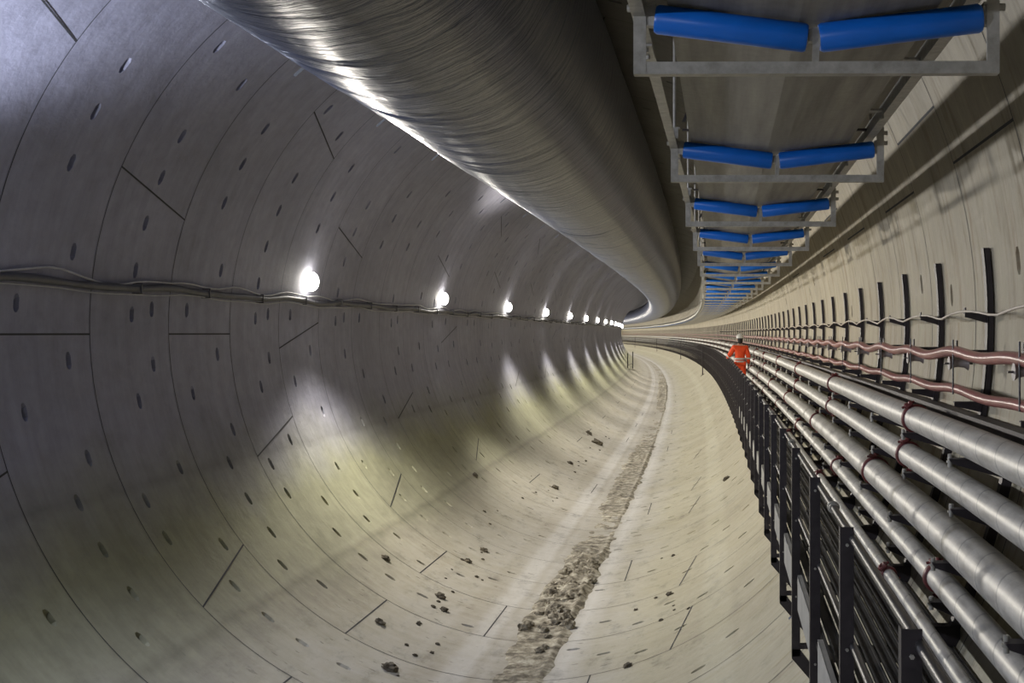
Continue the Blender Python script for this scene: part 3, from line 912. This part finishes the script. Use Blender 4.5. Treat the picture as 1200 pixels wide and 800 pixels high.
for th, s, sz, lab in CL: tag(clod('mud_clod', th, s, sz), lab, 'mud clod', 'mud clods on the invert')
for i in range(44):
    c = random.choice([(247, 20, 3, 3), (246, 23, 3, 3), (246, 47, 4, 6), (249, 36, 3, 5), (252, 17, 3, 2), (290, 19, 6, 4), (240, 28, 6, 6)])
    o = clod('mud_clod', random.gauss(c[0], c[2] * .6), max(14, random.gauss(c[1], c[3] * .6)), random.uniform(.018, .042))
    tag(o, 'crumb sized dark mud clod scattered on the pale invert', 'mud clod', 'crumbs of mud on the invert')
for i in range(110):
    s = random.gauss(21.6, 1.9); th = random.gauss(269.5, 2.3)
    if not (264.5 < th < 274): continue
    tag(clod('rubble_lump', th, s, random.uniform(.03, .13), .75, 'mud'), 'rough grey brown lump in the dense rubble heap of the mud strip', 'rubble', 'lumps of the rubble heap')

# ------------------------------------------------------------------ the worker on the walkway (built in metres, facing away)
man = empty('person', .90, 41.7, -2.10)
tag(man, 'person in orange hi-vis suit and white helmet walking on the walkway, hand on the rail', 'person')
man.rotation_euler = (0, 0, .10)
def skinned(name, joints, links, mat, root, parent, sub=2):
    me = bpy.data.meshes.new(name)
    names = list(joints)
    me.from_pydata([joints[k][0] for k in names], [(names.index(a), names.index(b)) for a, b in links], [])
    me.materials.append(mat)
    o = bpy.data.objects.new(name, me); col.objects.link(o); o.parent = parent
    md = o.modifiers.new('skin', 'SKIN'); md.use_smooth_shade = True
    layer = me.skin_vertices[0] if me.skin_vertices else None
    if layer is None:
        bm = bmesh.new(); bm.from_mesh(me); bm.verts.layers.skin.verify(); bm.to_mesh(me); bm.free(); layer = me.skin_vertices[0]
    for i, k in enumerate(names):
        r = joints[k][1]; r = r if isinstance(r, tuple) else (r, r)
        layer.data[i].radius = r; layer.data[i].use_root = (k == root)
    sb = o.modifiers.new('sub', 'SUBSURF'); sb.levels = sub; sb.render_levels = sub
    return o
J = {
 'pelvis': ((0, 0, .93), (.135, .10)), 'waist': ((0, .0, 1.08), (.125, .09)), 'chest': ((0, -.01, 1.28), (.15, .10)), 'neckb': ((0, -.01, 1.44), (.085, .07)),
 'neck': ((0, .0, 1.50), (.052, .052)), 'jaw': ((0, .02, 1.565), (.058, .066)), 'head': ((0, .015, 1.64), (.072, .088)), 'crown': ((0, .01, 1.71), (.060, .075)),
 'shl': ((-.175, -.01, 1.40), .062), 'ell': ((-.31, .03, 1.17), .043), 'wrl': ((-.375, .18, 1.07), .028), 'pal': ((-.385, .25, 1.055), (.036, .018)),
 'shr': ((.175, -.01, 1.40), .062), 'elr': ((.255, -.05, 1.13), .043), 'wrr': ((.265, .03, .90), .028), 'par': ((.265, .05, .82), (.018, .036)),
 'hipl': ((-.09, 0, .88), .088), 'knl': ((-.10, .09, .50), .058), 'anl': ((-.10, -.02, .10), .038), 'tol': ((-.11, .13, .04), (.042, .03)), 'hel': ((-.10, -.06, .05), .035),
 'hipr': ((.09, 0, .88), .088), 'knr': ((.10, -.02, .49), .058), 'anr': ((.10, -.20, .13), .038), 'tor': ((.11, -.07, .05), (.042, .03)), 'her': ((.10, -.25, .09), .035)}
Lk = [('pelvis', 'waist'), ('waist', 'chest'), ('chest', 'neckb'), ('neckb', 'neck'), ('neck', 'jaw'), ('jaw', 'head'), ('head', 'crown'),
 ('neckb', 'shl'), ('shl', 'ell'), ('ell', 'wrl'), ('wrl', 'pal'), ('neckb', 'shr'), ('shr', 'elr'), ('elr', 'wrr'), ('wrr', 'par'),
 ('pelvis', 'hipl'), ('hipl', 'knl'), ('knl', 'anl'), ('anl', 'tol'), ('anl', 'hel'), ('pelvis', 'hipr'), ('hipr', 'knr'), ('knr', 'anr'), ('anr', 'tor'), ('anr', 'her')]
for sd, base, dirv, side, ins in (('l', Vector((-.385, .25, 1.055)), Vector((-.05, 1, -.25)), Vector((1, .05, 0)), Vector((0, -.1, -1))),
                             ('r', Vector((.265, .05, .82)), Vector((0, .12, -1)), Vector((0, 1, .1)), Vector((-1, 0, 0)))):
    dirv.normalize()
    for fi, (off, ln) in enumerate(((-.028, .066), (-.009, .078), (.010, .073), (.028, .058))):
        p0 = base + side * off + dirv * .025
        p1 = p0 + dirv * ln * .55; p2 = p1 + (dirv * .6 + ins * .8).normalized() * ln * .5; p3 = p2 + (dirv * .1 + ins).normalized() * ln * .3
        for q, (p, r) in enumerate(((p0, .0095), (p1, .009), (p2, .008), (p3, .007))):
            J['f%s%d%d' % (sd, fi, q)] = (tuple(p), r)
            Lk.append(('pa' + sd, 'f%s%d0' % (sd, fi)) if q == 0 else ('f%s%d%d' % (sd, fi, q - 1), 'f%s%d%d' % (sd, fi, q)))
    tb = base + side * (.03 if sd == 'l' else .03) - dirv * .005; t1 = tb + side * .022 + dirv * .025 + ins * .01; t2 = t1 + dirv * .028 + ins * .015
    for q, (p, r) in enumerate(((tb, .012), (t1, .010), (t2, .008))):
        J['t%s%d' % (sd, q)] = (tuple(p), r)
        Lk.append(('pa' + sd, 't%s0' % sd) if q == 0 else ('t%s%d' % (sd, q - 1), 't%s%d' % (sd, q)))
body = skinned('body', J, Lk, M['skin'], 'pelvis', man)
def grown(keys, add, extra=None):
    out = {}
    for k in keys:
        p, r = J[k]; r = r if isinstance(r, tuple) else (r, r); out[k] = (p, (r[0] + add, r[1] + add))
    if extra: out.update(extra)
    return out
jj = grown(['pelvis', 'waist', 'chest', 'neckb', 'shl', 'ell', 'wrl', 'shr', 'elr', 'wrr'], .030)
jj['pelvis'] = ((0, 0, .90), (.175, .14)); jj['waist'] = ((0, 0, 1.06), (.165, .135)); jj['chest'] = ((0, -.01, 1.27), (.185, .14))
for k in ('wrl', 'wrr'): jj[k] = (J[k][0], (.045, .045))
jk = skinned('jacket', jj, [l for l in Lk if l[0] in jj and l[1] in jj], M['orange'], 'waist', man)
tj = grown(['pelvis', 'hipl', 'knl', 'hipr', 'knr'], .028)
tj['pelvis'] = ((0, 0, .92), (.155, .12))
tj['al'] = ((-.10, -.01, .16), .075); tj['ar'] = ((.10, -.18, .19), .075)
tr = skinned('trousers', tj, [('pelvis', 'hipl'), ('hipl', 'knl'), ('knl', 'al'), ('pelvis', 'hipr'), ('hipr', 'knr'), ('knr', 'ar')], M['orange'], 'pelvis', man)
def band(parent, c, rx, ry, w_, tilt=None, name='reflective_band'):
    m = MB(); n = 28; vs = []
    for z, g_ in ((-w_, 0), (-w_, .008), (w_, .008), (w_, 0)):
        for k in range(n): a = 2 * pi * k / n; vs.append(Vector(((rx + g_) * cos(a), (ry + g_) * sin(a), z)))
    if tilt: vs = [tilt @ v for v in vs]
    vs = [v + Vector(c) for v in vs]
    m.add(vs, [(j * n + k, j * n + (k + 1) % n, (j + 1) * n + (k + 1) % n, (j + 1) * n + k) for j in range(3) for k in range(n)], True)
    return m.build(name, M['tape'], parent, G_=1)
band(jk, (0, 0, 1.05), .172, .142, .028)
band(jk, (0, 0, .97), .176, .146, .025)
def qrot(d): return Vector((0, 0, 1)).rotation_difference(Vector(d)).to_matrix()
def bw(parent, a, b, t, r):
    A, B = Vector(a), Vector(b); band(parent, A.lerp(B, t), r, r, .025, qrot(B - A))
bw(jk, J['ell'][0], J['wrl'][0], .2, .066); bw(jk, J['elr'][0], J['wrr'][0], .2, .066)
bw(tr, J['knl'][0], tj['al'][0], .55, .083); bw(tr, J['knr'][0], tj['ar'][0], .55, .083)
for sd, a, h_, t in (('l', 'anl', 'hel', 'tol'), ('r', 'anr', 'her', 'tor')):
    b = grown([a, h_, t], .018, {'top': ((J[a][0][0], J[a][0][1] + .005, J[a][0][2] + .13), .062)})
    skinned('boot', b, [('top', a), (a, h_), (a, t)], M['boot'], a, man, 2)
for sd in 'lr':
    ks = [k for k in J if k in ('wr' + sd, 'pa' + sd) or (k[0] in 'ft' and k[1] == sd and len(k) > 2 and k[2].isdigit())]
    gj = grown(ks, .004); gj['wr' + sd] = (J['wr' + sd][0], (.036, .036))
    skinned('glove', gj, [l for l in Lk if l[0] in gj and l[1] in gj], M['glove'], 'pa' + sd, man, 1)
m = MB(); m.ball((0, -.005, 1.655), .088, .105, .115, 18, 12); m.ball((0, -.045, 1.575), .075, .06, .075, 14, 8)
m.build('hair', M['hair'], man, G_=1)
m = MB(); rs = []                                             # helmet shell with brim and peak
n = 28; vs = []; prof = [(.128, 0), (.122, .012), (.118, .05), (.100, .095), (.064, .125), (.02, .137)]
for r_, z in prof:
    for k in range(n):
        a = 2 * pi * k / n; ex = .035 * max(0, sin(a)) ** 2 if z < .005 else 0
        vs.append(((r_) * cos(a) * .92, (r_ + ex) * sin(a) * 1.08, 1.675 + z))
m.add(vs, [(j * n + k, j * n + (k + 1) % n, (j + 1) * n + (k + 1) % n, (j + 1) * n + k) for j in range(len(prof) - 1) for k in range(n)] + [tuple(len(vs) - n + k for k in range(n)), tuple(reversed(range(n)))], True)
m.tube([(0, -.10, 1.77), (0, 0, 1.813), (0, .10, 1.77)], .012, 8)
m.build('helmet', M['helmet'], man, G_=1)
m = MB(); m.ball((0, .108, 1.615), .013, .022, .026, 10, 8)
for sx in (-1, 1): m.ball((.085 * sx, .01, 1.63), .012, .022, .034, 10, 8)
m.build('nose_and_ears', M['skin'], man, G_=1)
for sx in (-1, 1):
    m = MB(); m.ball((.032 * sx, .090, 1.645), .014, .010, .010, 10, 8); e_ = m.build('eye', M['eye'], man, G_=1)
    m = MB(); m.ball((.032 * sx, .099, 1.645), .006, .004, .006, 8, 6); m.build('iris', M['hair'], e_, G_=1)
m = MB(); m.ball((0, .088, 1.575), .026, .012, .008, 12, 8); m.build('mouth', M['lip'], man, G_=1)
